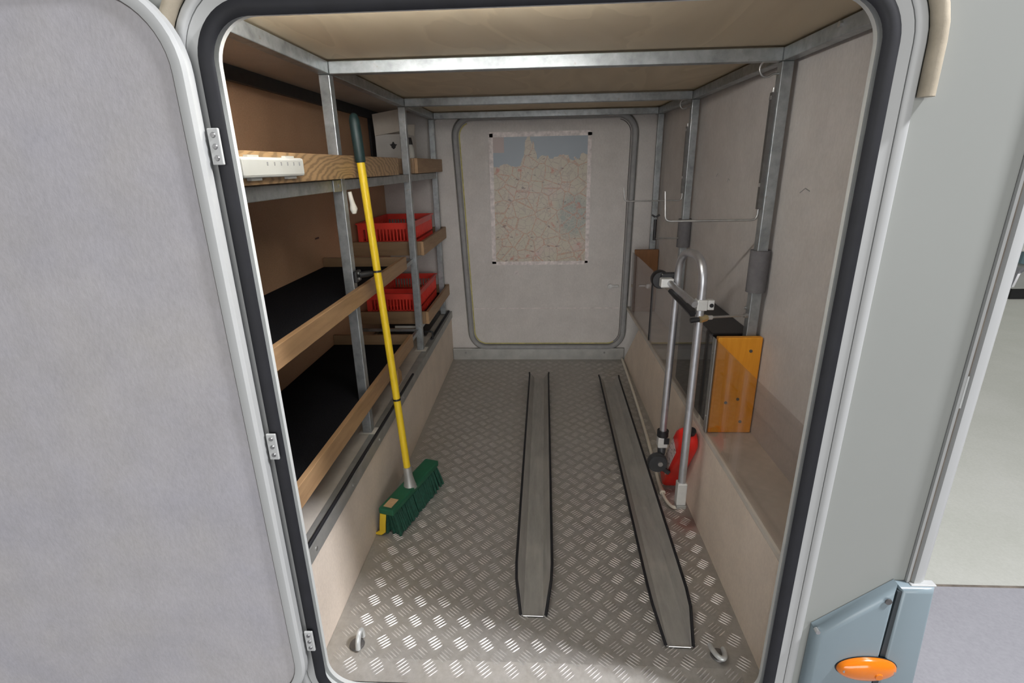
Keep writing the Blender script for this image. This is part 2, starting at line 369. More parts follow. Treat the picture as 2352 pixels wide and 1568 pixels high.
# vehicle side wall with the opening
mb = MB(); m_ = rrect(*OPEN, RAD, 12); big = (-2.6, 0.724, -0.25, 2.3)
outer = []
for (x, z) in m_:
    cx, cz = 0.0, 0.686; dx, dz = x - cx, z - cz
    tx = (big[1] - cx) / dx if dx > 1e-6 else ((big[0] - cx) / dx if dx < -1e-6 else 1e9)
    tz = (big[3] - cz) / dz if dz > 1e-6 else ((big[2] - cz) / dz if dz < -1e-6 else 1e9)
    tt = min(tx, tz); outer.append((cx + dx * tt, cz + dz * tt))
corner = [(big[1], big[2]), (big[1], big[3]), (big[0], big[3]), (big[0], big[2])]
def wallsheet(mb, y0, y1):
    n = len(m_)
    for yy, flip in ((y0, False), (y1, True)):
        vs = [(x, yy, z) for x, z in m_] + [(x, yy, z) for x, z in outer]; fs = []
        for i in range(n):
            j = (i + 1) % n; a, b = outer[i], outer[j]; f = [i, j, n + j, n + i]
            if abs(a[0] - b[0]) > 1e-5 and abs(a[1] - b[1]) > 1e-5:
                for cn in corner:
                    if (abs(cn[0] - a[0]) < 1e-5 or abs(cn[1] - a[1]) < 1e-5) and (abs(cn[0] - b[0]) < 1e-5 or abs(cn[1] - b[1]) < 1e-5):
                        vs.append((cn[0], yy, cn[1])); f = [i, j, n + j, len(vs) - 1, n + i]
            fs.append(tuple(f) if flip else tuple(f[::-1]))
        mb.add(vs, fs)
    vs = [(x, y0, z) for x, z in m_] + [(x, y1, z) for x, z in m_]
    mb.add(vs, [(i, (i + 1) % n, n + (i + 1) % n, n + i) for i in range(n)])
    return mb
wf = tag(wallsheet(mb, -0.03, -0.002).build('wall_front', 'paint_white'), 'pale grey-white outer side wall of the vehicle around the open hatch', 'wall', kind='structure')
# closing shell (roof, rear corner side, underside)
mb = MB(); mb.box(0.735, 0.765, 0.0, 2.25, -0.25, 2.3); 
tag(mb.build('wall_corner', 'paint_white'), 'vehicle rear wall beyond the corner trim', 'wall', kind='structure')
# interior walls
RW = 0.668
tag(B(RW, RW + 0.03, 0.0, 2.16, -0.02, 1.46).build('wall_right', 'felt'), 'grey felt-lined right wall of the garage', 'wall', kind='structure')
tag(B(-0.92, RW + 0.03, 2.162, 2.20, -0.02, 1.46).build('wall_rear', 'felt'), 'grey felt-lined far wall around the closed rear hatch', 'wall', kind='structure')
for (y, z, l) in ((0.50, 1.075, 0.05), (1.18, 1.10, 0.03), (1.06, 1.085, 0.02)):
    MB().tube([(RW - 0.0003, y - l / 2, z), (RW - 0.0003, y, z + 0.006), (RW - 0.0003, y + l / 2, z - 0.006)], 0.0012, 5).build('scuff_mark', 'gasket_grey', bpy.data.objects['wall_right'])
wl = tag(B(-0.92, -0.885, 0.0, 2.16, -0.02, 1.46).build('wall_left', 'hardboard'), 'brown hardboard left wall behind the shelves', 'wall', kind='structure')
B(-0.8855, -0.8835, 1.14, 1.175, 0.886, 0.892).build('scuff_mark', 'black_plastic', wl)
tag(B(-0.884, -0.866, 0.0, 2.16, 1.392, 1.432).build('trim_1', 'dark_plastic'), 'dark strip along the top of the brown left wall', 'trim', kind='structure')
tag(B(-0.884, -0.872, 1.97, 2.158, 1.19, 1.391).build('shade_strip', 'black_plastic'), 'black strip standing in for the shade at the far end of the brown left wall', 'trim', kind='structure')  # black strip put in for the dark shadow in this corner
tag(B(-0.592, RW, 0.0, 2.16, 1.4255, 1.45).build('ceiling', 'plywood'), 'beige plywood ceiling panel', 'ceiling', kind='structure')
tag(B(-0.884, -0.5925, 0.0, 2.16, 1.433, 1.45).build('ceiling_2', 'felt_soffit'), 'grey felt soffit above the left shelves', 'ceiling', kind='structure')
# left plinth
tag(B(-0.566, -0.541, 0.0, 2.16, -0.012, 0.276).build('wall_left_2', 'felt_panel'), 'low beige felt panel under the left shelves', 'wall', kind='structure')
tag(B(-0.884, -0.567, 0.0, 2.16, 0.285, 0.3085).build('trim_3', 'carton'), 'brownish ledge board under the left shelves', 'ledge', kind='structure')
mb = MB().prism([(-0.5665, 0.2765), (-0.5665, 0.311), (-0.534, 0.311), (-0.534, 0.272), (-0.5385, 0.272), (-0.5385, 0.2765)], 'y', 0.0, 2.155)
al = tag(mb.build('trim_4', 'alu_trim'), 'dull aluminium angle along the edge of the left ledge', 'trim', kind='structure')
for y in (0.10, 0.36, 0.62, 0.95): MB().cyl((-0.534, y, 0.291), (-0.532, y, 0.291), 0.005, n=10).build('rivet', 'steel', al)
# right plinth: panel with slanted far end, ledge
mb = MB().prism([(0.0, -0.012), (2.12, -0.012), (2.12, 0.02), (1.74, 0.318), (0.0, 0.318)], 'x', 0.522, 0.540)
tag(mb.build('wall_right_2', 'felt_panel'), 'low beige felt panel under the right ledge with slanted far end', 'wall', kind='structure')
tag(B(0.522, RW, 0.0, 2.15, 0.319, 0.334).build('trim_5', 'carton'), 'grey-brown ledge behind the clear panels on the right', 'ledge', kind='structure')
# rear sill
sill = tag(B(-0.54, 0.522, 2.138, 2.161, -0.012, 0.072).build('trim_6', 'alu_trim', bevel=0.004), 'grubby metal sill below the closed rear hatch', 'sill', kind='structure')
for x in (-0.46, 0.40): MB().cyl((x, 2.138, 0.045), (x, 2.135, 0.045), 0.006, n=10).build('screw', 'screw_steel', sill)

# closed rear hatch
def wr(x, z):
    k = 1.0 - 0.062 * (1.4 - z) / 1.33
    return ((x - 0.03) * k + 0.03 + (1.4 - z) * 0.012, z)
d2 = thing('door_2', (0.03, 2.16, 0.075), 'closed rear hatch with a map on its grey felt inside', 'door', kind='structure')
RR = (-0.44, 0.497, 0.103, 1.375)
loop = rrect(RR[0] - 0.004, RR[1] + 0.004, RR[2] - 0.004, RR[3] + 0.004, 0.075, 8, wr)
MB().prism([(x, z) for x, z in loop], 'y', 2.152, 2.1615).build('hatch_panel', 'felt', d2)
ring(MB(), RR, 0.075, [(0.008, 2.1515), (0.008, 2.140), (0.014, 2.132), (0.022, 2.130), (0.034, 2.134), (0.036, 2.1515)], wr).build('gasket', 'gasket_grey', d2, smooth=50)
ring(MB(), RR, 0.075, [(0.0365, 2.161), (0.0365, 2.140), (0.043, 2.146), (0.046, 2.161)], wr).build('outer_frame', 'alu_trim', d2, smooth=50)
lp = rrect(*RR, 0.075, 8, wr)
def sub(i0, i1): return [(lp[i % 36][0], 2.1495, lp[i % 36][1]) for i in range(i0, i1)]
MB().tube(sub(20, 40), 0.0035, 6).build('yellow_glue_bead', 'yellow_glue', d2)
MB().tube(sub(3, 17), 0.002, 6).build('edge_seam', 'seal_line', d2)
x0s, _ = wr(RR[0] + 0.01, .33); x1s, _ = wr(RR[1] - 0.01, .33)
B(x0s, x1s, 2.1505, 2.1525, 0.324, 0.329).build('felt_seam', 'tape', d2)
la = MB().box(0.415, 0.470, 2.143, 2.1515, 0.455, 0.468).build('latch', 'steel', d2, bevel=0.002)
MB().cyl((0.418, 2.143, 0.461), (0.418, 2.136, 0.461), 0.014, n=14).build('latch_button', 'steel', la, smooth=40)
MB().box(0.545, 0.60, 2.150, 2.1615, 0.452, 0.468).build('latch_plate', 'brass', d2, bevel=0.002)
# map on the hatch
mp_ = thing('wall_map', (0.005, 2.15, 0.60), 'faded road map taped to the closed rear hatch', 'map')
B(-0.255, 0.268, 2.1485, 2.1515, 0.612, 1.298).build('map_sheet', 'map_print', mp_)
for (a, b, c_, d_) in ((-0.272, 0.290, 1.296, 1.322), (-0.278, 0.283, 0.592, 0.613), (-0.277, -0.253, 0.600, 1.315), (0.266, 0.288, 0.600, 1.312)):
    B(a, b, 2.1472, 2.1486, c_, d_).build('tape_strip', 'tape', mp_)
B(-0.142, -0.122, 2.150, 2.1517, 0.535, 0.557).build('tape_scrap', 'tape', mp_)

# front hatch frame
rim = thing('trim_7', (0, -0.03, 0), 'white hatch frame with black rubber seal around the opening', 'door frame', kind='structure')
ring(MB(), OPEN, RAD, [(-0.0165, -0.013), (-0.0165, -0.0035), (-0.0005, -0.0035), (-0.0005, -0.029), (-0.004, -0.029), (-0.006, -0.013)]).build('inner_edge', 'frame_inner', rim, smooth=40)
ring(MB(), OPEN, RAD, [(-0.0045, -0.0305), (-0.020, -0.032), (-0.0235, -0.037), (-0.019, -0.042), (-0.006, -0.0425), (0.000, -0.040), (0.001, -0.031)]).build('rubber_seal', 'rubber', rim, smooth=60)
ring(MB(), OPEN, RAD, [(0.0015, -0.031), (0.003, -0.0335), (0.0205, -0.0345), (0.0215, -0.031)]).build('inner_flange', 'frame_white', rim, smooth=40)
ring(MB(), OPEN, RAD, [(0.0217, -0.0305), (0.0217, -0.0352), (0.0245, -0.0375), (0.036, -0.0375), (0.0385, -0.0355), (0.0385, -0.0305)]).build('outer_rim', 'frame_white', rim, smooth=40)

# drip moulding over the hatch
dr = [(x, -0.040, z) for x, z in rrect(OPEN[0] - 0.0505, OPEN[1] + 0.0505, -0.05, OPEN[3] + 0.0505, RAD + 0.0505, 10)]
n4 = 11; path = dr[n4:3 * n4]
path = [(path[0][0], -0.040, 1.232)] + path + [(path[-1][0], -0.040, 1.232)]
mb = MB(); rr_ = 0.0115; mb.tube(path, rr_, 10)
for p in mb.v: p.y = max(-0.055, p.y * 1.0)
tag(mb.build('drip_moulding', 'beige_rubber', smooth=50), 'yellowed beige rubber drip moulding arched over the hatch', 'moulding')

# open front hatch door, folded flat against the wall
d1 = thing('door_1', (-1.03, -0.075, 0.0), 'open hatch door folded back, grey felt inside facing out', 'door', kind='structure')
DR = (-1.548, -0.517, -0.004, 1.416); yf = -0.066
lp = rrect(DR[0] + 0.021, DR[1] - 0.021, DR[2] + 0.021, DR[3] - 0.021, 0.108, 12)
MB().prism(lp, 'y', yf + 0.0015, yf + 0.008).build('felt_panel', 'felt_door', d1)
ring(MB(), (DR[0] + 0.0225, DR[1] - 0.0225, DR[2] + 0.0225, DR[3] - 0.0225), 0.1065, [(0.0, yf + 0.001), (0.0, yf - 0.0004), (0.0018, yf - 0.0004), (0.0018, yf + 0.001)]).build('dark_seam', 'seal_line', d1)
ring(MB(), (DR[0] + 0.021, DR[1] - 0.021, DR[2] + 0.021, DR[3] - 0.021), 0.108, [(0.0005, yf + 0.008), (0.0005, yf - 0.002), (0.003, yf - 0.003), (0.016, yf - 0.002), (0.021, yf + 0.003), (0.021, yf + 0.017), (0.012, yf + 0.024)]).build('edge_profile', 'frame_white', d1, smooth=40)
for zc in (1.186, 0.655, 0.172):
    hx = -0.5035; hg = B(hx - 0.009, hx + 0.009, -0.0525, -0.0475, zc - 0.027, zc + 0.027).build('hinge', 'frame_white', d1, bevel=0.0015)
    for k in (-0.017, 0.0, 0.017):
        MB().cyl((hx, -0.0525, zc + k), (hx, -0.0545, zc + k), 0.0045, 0.0035, 10).build('screw', 'screw_steel', hg, smooth=40)

# vehicle corner trim
mb = MB().prism([(0.7245, -0.0300), (0.7245, -0.036), (0.729, -0.0365), (0.7300, -0.0335), (0.7325, -0.0335), (0.735, -0.041), (0.748, -0.040), (0.758, -0.034), (0.765, -0.022), (0.766, 0.0), (0.730, 0.0), (0.730, -0.03)], 'z', 0.352, 2.3)
ct = tag(mb.build('corner_profile', 'frame_white', smooth=35), 'white vertical corner profile at the rear edge of the vehicle', 'corner trim')
B(0.7295, 0.7330, -0.0345, -0.0315, 0.353, 2.3).build('dirty_sealant', 'dirt_line', ct)
B(0.7287, 0.7318, -0.0372, -0.0345, 0.735, 0.795).build('lifted_sealant', 'frame_inner', ct)

# bumper
bp = thing('bumper', (0.62, -0.06, -0.22), 'blue-grey plastic bumper end below the vehicle corner', 'bumper')
def sheet(poly, y, inset, depth):
    """raised plate with a sloped border: outline at y=-0.031, inset outline at depth"""
    n = len(poly); cx = sum(p[0] for p in poly) / n; cz = sum(p[1] for p in poly) / n
    def ins(d):
        out = []
        for i in range(n):
            a = Vector(poly[i - 1]); b = Vector(poly[i]); c = Vector(poly[(i + 1) % n])
            e1 = (b - a).normalized(); e2 = (c - b).normalized(); n1 = Vector((-e1.y, e1.x)); n2 = Vector((-e2.y, e2.x))
            bb = (n1 + n2); bb = bb / max(0.3, bb.dot(n1)) ; out.append(b + bb * d)
        return out
    L = [[Vector(p) for p in poly], [Vector(p) for p in poly], ins(inset), ins(inset * 1.6)]; Y = [-0.031, y + depth * 0.55, y + depth * 0.08, y]
    vs = [(p.x, Y[k], p.y) for k in range(4) for p in L[k]]
    fs = [(k * n + i, k * n + (i + 1) % n, (k + 1) * n + (i + 1) % n, (k + 1) * n + i) for k in range(3) for i in range(n)] + [tuple(range(3 * n, 4 * n))]
    return MB().add(vs, fs)
pA = [(0.562, -0.22), (0.709, -0.22), (0.7025, 0.357), (0.5620, 0.240)]
pB = [(0.7115, -0.22), (0.790, -0.22), (0.785, 0.10), (0.770, 0.354), (0.7045, 0.354)]
sheet(pA, -0.056, 0.010, 0.022).build('side_section', 'bumper_grey', bp, smooth=50)
sheet(pB, -0.056, 0.006, 0.016).build('corner_section', 'bumper_grey', bp, smooth=50)
B(0.700, 0.714, -0.052, -0.031, -0.22, 0.346).build('seam', 'bumper_groove', bp)
B(0.727, 0.776, -0.046, -0.030, 0.3515, 0.3565).build('top_flange', 'frame_white', bp, bevel=0.002)
MB().cyl((0.6835, -0.056, 0.325), (0.6835, -0.0585, 0.325), 0.0065, n=12).build('rivet', 'dark_steel', bp, smooth=40)
MB().cyl((0.564, -0.046, 0.2405), (0.564, -0.0565, 0.2405), 0.0045, n=12).build('screw', 'steel', bp, smooth=40)
# side marker lamp
lm = thing('marker_lamp', (0.672, -0.058, 0.140), 'oval orange side marker lamp screwed on the bumper', 'lamp')
mb = MB(); N = 36; prof = [(1.0, 0.0), (0.98, 0.006), (0.90, 0.011), (0.70, 0.0155), (0.45, 0.018), (0.2, 0.019)]
cxl, czl, ax_, az_ = 0.6735, 0.1525, 0.0600, 0.0285
vs = []
for s_, h in prof:
    for i in range(N):
        a = 2 * math.pi * i / N; ca, sa = math.cos(a), math.sin(a)
        vs.append((cxl + ax_ * s_ * ca, -0.0565 - h, czl + az_ * s_ * (abs(sa) ** 0.92) * (1 if sa >= 0 else -1) + 0.0))
fs = [(j * N + i, j * N + (i + 1) % N, (j + 1) * N + (i + 1) % N, (j + 1) * N + i) for j in range(len(prof) - 1) for i in range(N)] + [tuple(range((len(prof) - 1) * N, len(prof) * N))]
mb.add(vs, fs).build('lens', 'orange_lens', lm, smooth=60)
MB().prism([(cxl + ax_ * 1.03 * math.cos(2 * math.pi * i / N), czl + az_ * 1.04 * math.sin(2 * math.pi * i / N)) for i in range(N)], 'y', -0.0562, -0.0580).build('base', 'black_plastic', lm)
for s_ in (-1, 1): MB().cyl((cxl + s_ * 0.049, -0.062, czl), (cxl + s_ * 0.049, -0.0695, czl), 0.0032, n=10).build('screw', 'steel', lm)
MB().cyl((cxl + 0.016, -0.072, czl - 0.004), (cxl + 0.016, -0.0775, czl - 0.004), 0.010, 0.007, 14).build('reflector_boss', 'orange_lens', lm, smooth=40)

# ------------------------------------------------------------------ galvanised inner frame
fr_ = thing('steel_frame', (0.03, 1.37, 0.31), 'galvanised square-tube frame of posts and ceiling rails', 'frame')
PY = (0.64, 1.46, 2.09); LX, RX, Hh = -0.575, 0.637, 0.015
def fbox(name, *a): return B(*a).build(name, 'galvanised', fr_, bevel=0.002)
for y in PY:
    fbox('post', LX - Hh, LX + Hh, y - Hh, y + Hh, 0.3125, 1.389)
    fbox('post', RX - Hh, RX + Hh, y - Hh, y + Hh, 0.335, 1.389)
    fbox('crossbar', LX + Hh + .0005, RX - Hh - .0005, y - Hh, y + Hh, 1.3895, 1.4205)
for x in (LX, RX):
    fbox('ceiling_rail', x - Hh, x + Hh, 0.006, 2.15, 1.3895, 1.4205)
segs = ((0.02, PY[0] - Hh), (PY[0] + Hh, PY[1] - Hh), (PY[1] + Hh, PY[2] - Hh))
for (a, b) in segs:
    fbox('shelf_rail', LX - 0.012, LX + 0.012, a + .0005, b - .0005, 1.090, 1.1205)
for z in (0.737, 0.400):
    for (a, b) in segs: fbox('shelf_rail', LX - 0.015, LX + 0.002, a + .0005, b - .0005, z, z + 0.0165)
for y in PY:
    for z in (1.100, 0.741, 0.404): fbox('shelf_bracket', -0.883, LX - Hh - .0005, y - 0.010, y + 0.010, z, z + 0.0125)
fbox('rail_clip', LX + 0.0125, LX + 0.0155, 0.56, 0.622, 1.0885, 1.1205)
MB().cyl((LX + .0155, 0.60, 1.105), (LX + .018, 0.60, 1.105), 0.005, n=10).build('screw', 'steel', fr_)
MB().cyl((RX - Hh, 0.36, 1.412), (RX - Hh - 0.006, 0.36, 1.412), 0.006, n=12).build('bolt', 'steel', fr_)
for (y, z) in ((0.66, 1.07), (1.47, 1.07), (0.66, 0.73)): MB().cyl((RX - Hh, y - 0.005, z), (RX - Hh - 0.005, y - 0.005, z), 0.005, n=10).build('bolt', 'steel', fr_)
B(-0.602, -0.546, 0.618, 0.664, 0.3112, 0.3122).build('foot_plate', 'caulk', fr_)
B(-0.60, -0.545, 1.43, 1.49, 0.3112, 0.3122).build('foot_plate', 'caulk', fr_)

# ------------------------------------------------------------------ shelf trays
def tray(y0, y1, z0, z1, label, carpet, figure=False, notch=None):
    xo, xi, bk = -0.541, -0.556, -0.883
    t_ = thing('shelf_tray', ((xo + bk) / 2, (y0 + y1) / 2, z0), label, 'shelf', 'wooden shelf trays on the left')
    def notched(zlo, zhi, name, mat):
        ny0, ny1 = notch - 0.0165, notch + 0.0165
        MB().prism([(bk, y0 + .0155), (xi - .0005, y0 + .0155), (xi - .0005, ny0), (-0.5915, ny0), (-0.5915, ny1), (xi - .0005, ny1), (xi - .0005, y1 - .0155), (bk, y1 - .0155)], 'z', zlo, zhi).build(name, mat, t_)
    notched(z0 + 0.002, z0 + 0.011, 'base_board', 'oak_lip')
    if carpet: notched(z0 + 0.0112, z0 + 0.0145, 'carpet', 'carpet')
    B(xi, xo, y0, y1, z0, z1).build('side_lip', 'oak_figure' if figure else 'oak_lip', t_, bevel=0.0015)
    B(bk, xi - .0005, y0, y0 + 0.015, z0, z1).build('end_lip', 'oak_lip_x', t_, bevel=0.0015)
    B(bk, xi - .0005, y1 - 0.015, y1, z0, z1).build('end_lip', 'oak_lip_x', t_, bevel=0.0015)
    return t_
tray(0.06, 1.195, 0.4175, 0.474, 'lowest near shelf tray with orange-brown wooden lip and black carpet', True, notch=PY[0])
tray(0.06, 1.195, 0.755, 0.806, 'middle near shelf tray with wooden lip and black carpet, behind the yellow broom handle', True, notch=PY[0])
tray(0.06, 1.195, 1.123, 1.185, 'top near shelf tray with swirling oak grain and white strip on its lip', False, True, notch=PY[0])
tray(1.53, 2.15, 0.4175, 0.480, 'lowest far shelf tray under the lower red basket', True, notch=PY[2])
tray(1.53, 2.15, 0.755, 0.820, 'middle far shelf tray under the upper red basket', True, notch=PY[2])
tray(1.53, 2.15, 1.123, 1.188, 'top far shelf tray holding a white carton', False, notch=PY[2])

# baskets
def basket(x0, x1, y0, y1, z0, h, label, tilt=0.0):
    t_ = thing('plastic_basket', ((x0 + x1) / 2, (y0 + y1) / 2, z0), label, 'basket', 'red plastic baskets')
    T = 0.004
    B(x0 + .008, x1 - .008, y0 + .008, y1 - .008, z0, z0 + 0.004).build('bottom', 'basket_red', t_)
    mb = MB(); z1 = z0 + h
    for (a, b, c_, d_) in ((x0, x1, y0, y0 + T), (x0, x1, y1 - T, y1), (x0, x0 + T, y0 + T, y1 - T), (x1 - T, x1, y0 + T, y1 - T)):
        mb.box(a, b, c_, d_, z1 - h * 0.22, z1)
    mb.box(x0 - .006, x1 + .006, y0 - .006, y0, z1 - .007, z1).box(x0 - .006, x1 + .006, y1, y1 + .006, z1 - .007, z1)
    mb.box(x0 - .006, x0, y0, y1, z1 - .007, z1).box(x1, x1 + .006, y0, y1, z1 - .007, z1)
    mb.build('rim', 'basket_red', t_)
    mb = MB()
    for (a, b, c_, d_) in ((x0 + .002, x1 - .002, y0 + .001, y0 + T), (x0 + .002, x1 - .002, y1 - T, y1 - .001), (x0 + .001, x0 + T, y0 + T, y1 - T), (x1 - T, x1 - .001, y0 + T, y1 - T)):
        mb.box(a, b, c_, d_, z0 + h * .30, z0 + h * .38); mb.box(a, b, c_, d_, z0, z0 + h * 0.06)
    nx = 15
    for i in range(nx + 1):
        x = x0 + .003 + (x1 - x0 - .010) * i / nx
        for yy in (y0 + .001, y1 - T): mb.box(x, x + .0055, yy, yy + .003, z0 + h * .06, z1 - h * .22)
    ny = 26
    for i in range(ny + 1):
        y = y0 + .006 + (y1 - y0 - .018) * i / ny
        for xx in (x0 + .001, x1 - T): mb.box(xx, xx + .003, y, y + .0055, z0 + h * .06, z1 - h * .22)
    for (xx, yy) in ((x0, y0), (x1 - .022, y0)): mb.box(xx, xx + .022, yy - .003, yy + .001, z0 + h * .1, z1 - .008)
    mb.build('slotted_sides', 'basket_red', t_)
    B(x0 + T, x1 - T, (y0 + y1) / 2 - .002, (y0 + y1) / 2 + .002, z0 + .004, z1 - h * .25).build('divider', 'basket_red', t_)
    return t_
basket(-0.855, -0.600, 1.556, 2.06, 0.7705, 0.134, 'upper red plastic basket on the far shelf tray')
basket(-0.850, -0.600, 1.556, 2.06, 0.4330, 0.132, 'lower red plastic basket on the far shelf tray')

# socket strip on the top lip
st = thing('socket_strip', (-0.528, 0.21, 1.135), 'white plastic strip with six slots fixed to the top shelf lip', 'power strip')
B(-0.5405, -0.522, 0.05, 0.305, 1.1365, 1.1735).build('housing', 'white_plastic', st, bevel=0.005)
for y in (0.11, 0.26):
    B(-0.5405, -0.532, y - 0.02, y + 0.02, 1.1315, 1.1366).build('lug', 'white_plastic', st)
    B(-0.5405, -0.532, y - 0.02, y + 0.02, 1.1733, 1.1775).build('lug', 'white_plastic', st)
for k in range(6):
    y = 0.140 + 0.028 * k
    B(-0.5223, -0.5213, y - 0.0022, y + 0.0022, 1.158, 1.165).build('slot', 'gasket_grey', st)
# carton and small bottle
cb = thing('carton_box', (-0.735, 1.75, 1.137), 'open white carton with a raised flap on the top far shelf', 'box')
z0 = 1.1345; x0, x1, y0, y1, hh = -0.778, -0.628, 1.72, 1.92, 0.165
for a in ((x0, x1, y0, y0 + .004), (x0, x1, y1 - .004, y1), (x0, x0 + .004, y0 + .004, y1 - .004), (x1 - .004, x1, y0 + .004, y1 - .004)):
    B(*a, z0 + .004, z0 + hh).build('side', 'carton_white', cb)
B(x0, x1, y0, y1, z0, z0 + .004).build('bottom', 'carton_white', cb)
MB().obox((x0 + .06, y0 + .01, z0 + hh + .052), (1, 0, 0.15), (0, 1, -.35), (-.15, .35, 1), 0.066, 0.002, 0.052).build('flap', 'carton', cb)
MB().obox(((x0 + x1) / 2, y1 + .012, z0 + hh + .028), (1, 0, 0), (0, 1, -.5), (0, .5, 1), 0.07, 0.002, 0.03).build('flap', 'carton', cb)
mb = MB().prism([(x0 + .085 + .014 * math.cos(a) * (1 + .35 * math.sin(5 * a)), z0 + .115 + .013 * math.sin(a) * (1 + .35 * math.cos(4 * a))) for a in [2 * math.pi * i / 18 for i in range(18)]], 'y', y0 - .001, y0 - .0002)
mb.build('printed_mark', 'black_plastic', cb)
bt = thing('small_bottle', (-0.60, 1.70, 1.1345), 'small white bottle with a black cap beside the carton', 'bottle')
MB().tube([(-0.60, 1.66, z0), (-0.60, 1.66, z0 + .07), (-0.60, 1.66, z0 + .10), (-0.60, 1.66, z0 + .115)], [.020, .020, .017, .010], 16).build('body', 'white_plastic', bt, smooth=40)
MB().tube([(-0.60, 1.66, z0 + .1152), (-0.60, 1.66, z0 + .145)], [.014, .009], 14).build('cap', 'black_plastic', bt, smooth=40)

# things on the left ledge
mb = MB().tube([(-0.5405, 0.012, 0.3160), (-0.5405, 0.4, 0.3160), (-0.5385, 0.8, 0.3160), (-0.5375, 1.13, 0.3160)], 0.0048, 8)
tag(mb.build('rubber_cord', 'rubber', smooth=50), 'long black rubber cord lying along the left ledge edge', 'cord')
mt_ = thing('ledge_mat', (-0.70, 1.88, 0.3095), 'dark mat on the far end of the left ledge', 'mat')
B(-0.86, -0.5925, 1.66, 2.14, 0.3112, 0.3145).build('mat_sheet', 'dark_steel', mt_)
B(-0.558, -0.547, 1.60, 2.14, 0.3113, 0.3185).build('edging', 'rubber', mt_)
mb = MB().tube(fillet([(-0.80, 1.615, 0.352), (-0.547, 1.615, 0.352), (-0.547, 1.615, 0.3115)], 0.008), 0.0045, 8)
tag(mb.build('bent_rod', 'black_plastic', smooth=50), 'thin black bent rod standing at the far end of the left ledge', 'rod')
tag(MB().prism([(1.02, 0.3113), (1.075, 0.3113), (1.075, 0.352), (1.035, 0.388), (1.02, 0.388)], 'x', -0.603, -0.570).build('wood_block', 'wood_block', bevel=0.002), 'small wooden block on the left ledge behind the broom', 'block')
tag(B(-0.72, -0.61, 1.552, 1.556, 0.379, 0.4015).build('white_bracket', 'white_plastic'), 'short white strip under the lowest far shelf tray', 'strip')
tag(MB().tube([(-0.5565, 0.668, 1.085), (-0.555, 0.670, 1.065), (-0.553, 0.672, 1.050), (-0.551, 0.672, 1.035), (-0.551, 0.672, 1.022)], [.006, .007, .008, .012, .006], 10).build('white_plug', 'caulk', smooth=60), 'white plastic plug dangling beside the near left post', 'plug')

# ------------------------------------------------------------------ broom
br = thing('broom', (-0.455, 0.65, 0.0), 'yellow-handled broom with a green head leaning at the left post', 'broom')
hb = Vector((-0.4555, 0.641, 0.160)); ht = Vector((-0.528, 0.692, 1.296)); hd = (ht - hb)
def hp(t): return hb + hd * t
def at_z(z): return hp((z - hb.z) / hd.z)
MB().tube([hp(0.0), hp(0.90)], 0.0118, 16).build('handle', 'yellow_metal', br, smooth=50)
g0 = at_z(1.165)
MB().tube([g0, g0 + hd * 0.004, hp(0.95), hp(0.985), hp(0.998), hp(1.003)], [.0130, .0150, .0155, .0150, .0110, .004], 16).build('grip', 'dark_green_grip', br, smooth=60)
for z in (0.845, 0.42): MB().tube([at_z(z), at_z(z + 0.006)], 0.0133, 16).build('ring', 'black_plastic', br)
MB().tube([hp(0.012), hp(-0.02), hp(-0.045), hp(-0.058)], [.0145, .0150, .0200, .0250], 16).build('socket', 'alu_trim', br, smooth=40)
# head: long axis on the floor from near-left to far-right
A_ = Vector((-0.497, 0.50, 0)); Z_ = Vector((-0.405, 0.805, 0)); du = (Z_ - A_).normalized(); dv = Vector((du.y, -du.x, 0)); L_ = (Z_ - A_).length
def HP(u, v_, z): return tuple(A_ + du * u + dv * v_ + Vector((0, 0, z)))
def block(u0, u1, v0, v1, z0, z1):
    return MB().add([HP(u0, v0, z0), HP(u1, v0, z0), HP(u1, v1, z0), HP(u0, v1, z0), HP(u0, v0, z1), HP(u1, v0, z1), HP(u1, v1, z1), HP(u0, v1, z1)],
                    [(0, 3, 2, 1), (4, 5, 6, 7), (0, 1, 5, 4), (1, 2, 6, 5), (2, 3, 7, 6), (3, 0, 4, 7)])
block(0.0, L_, -0.030, 0.026, 0.080, 0.103).build('head_block', 'green_plastic', br, bevel=0.005)
block(0.012, 0.058, -0.018, 0.012, 0.1032, 0.1040).build('paper_label', 'paper_label', br)
mb = MB()
for i in range(44):
    for j in range(6):
        u = 0.012 + (L_ - 0.022) * i / 43 + random.uniform(-.002, .002); v_ = -0.022 + 0.041 * j / 5
        sp = 1.0 + 0.35 * (v_ + 0.0) / 0.02; tu = u + random.uniform(-.004, .004) + (0.010 if u > L_ * .9 else 0); tv = v_ * 1.45 + random.uniform(-.003, .003) + (0.010 if v_ > 0 else 0.0)
        mb.tube([HP(u, v_, 0.0805), HP((u + tu) / 2, (v_ + tv) / 2, 0.045), HP(tu, tv, 0.002 + random.uniform(0, .004))], [.0034, .0044, .0050], 5)
o = mb.build('bristles', 'green_bristle', br, smooth=60); o['kind'] = 'stuff'
# yellow edge tuft
mb = MB()
for j in range(6):
    v_ = -0.024 + 0.016 * j / 5
    mb.tube([HP(0.004, v_, 0.0802), HP(-0.002, v_ - .001, 0.05), HP(-0.003, v_ - 0.004, 0.016), HP(-0.006, v_ - 0.016, 0.006), HP(-0.008, v_ - 0.030, 0.005)], [.0035, .0038, .0040, .004, .003], 6)
o = mb.build('edge_tuft', 'yellow_plastic', br, smooth=60)
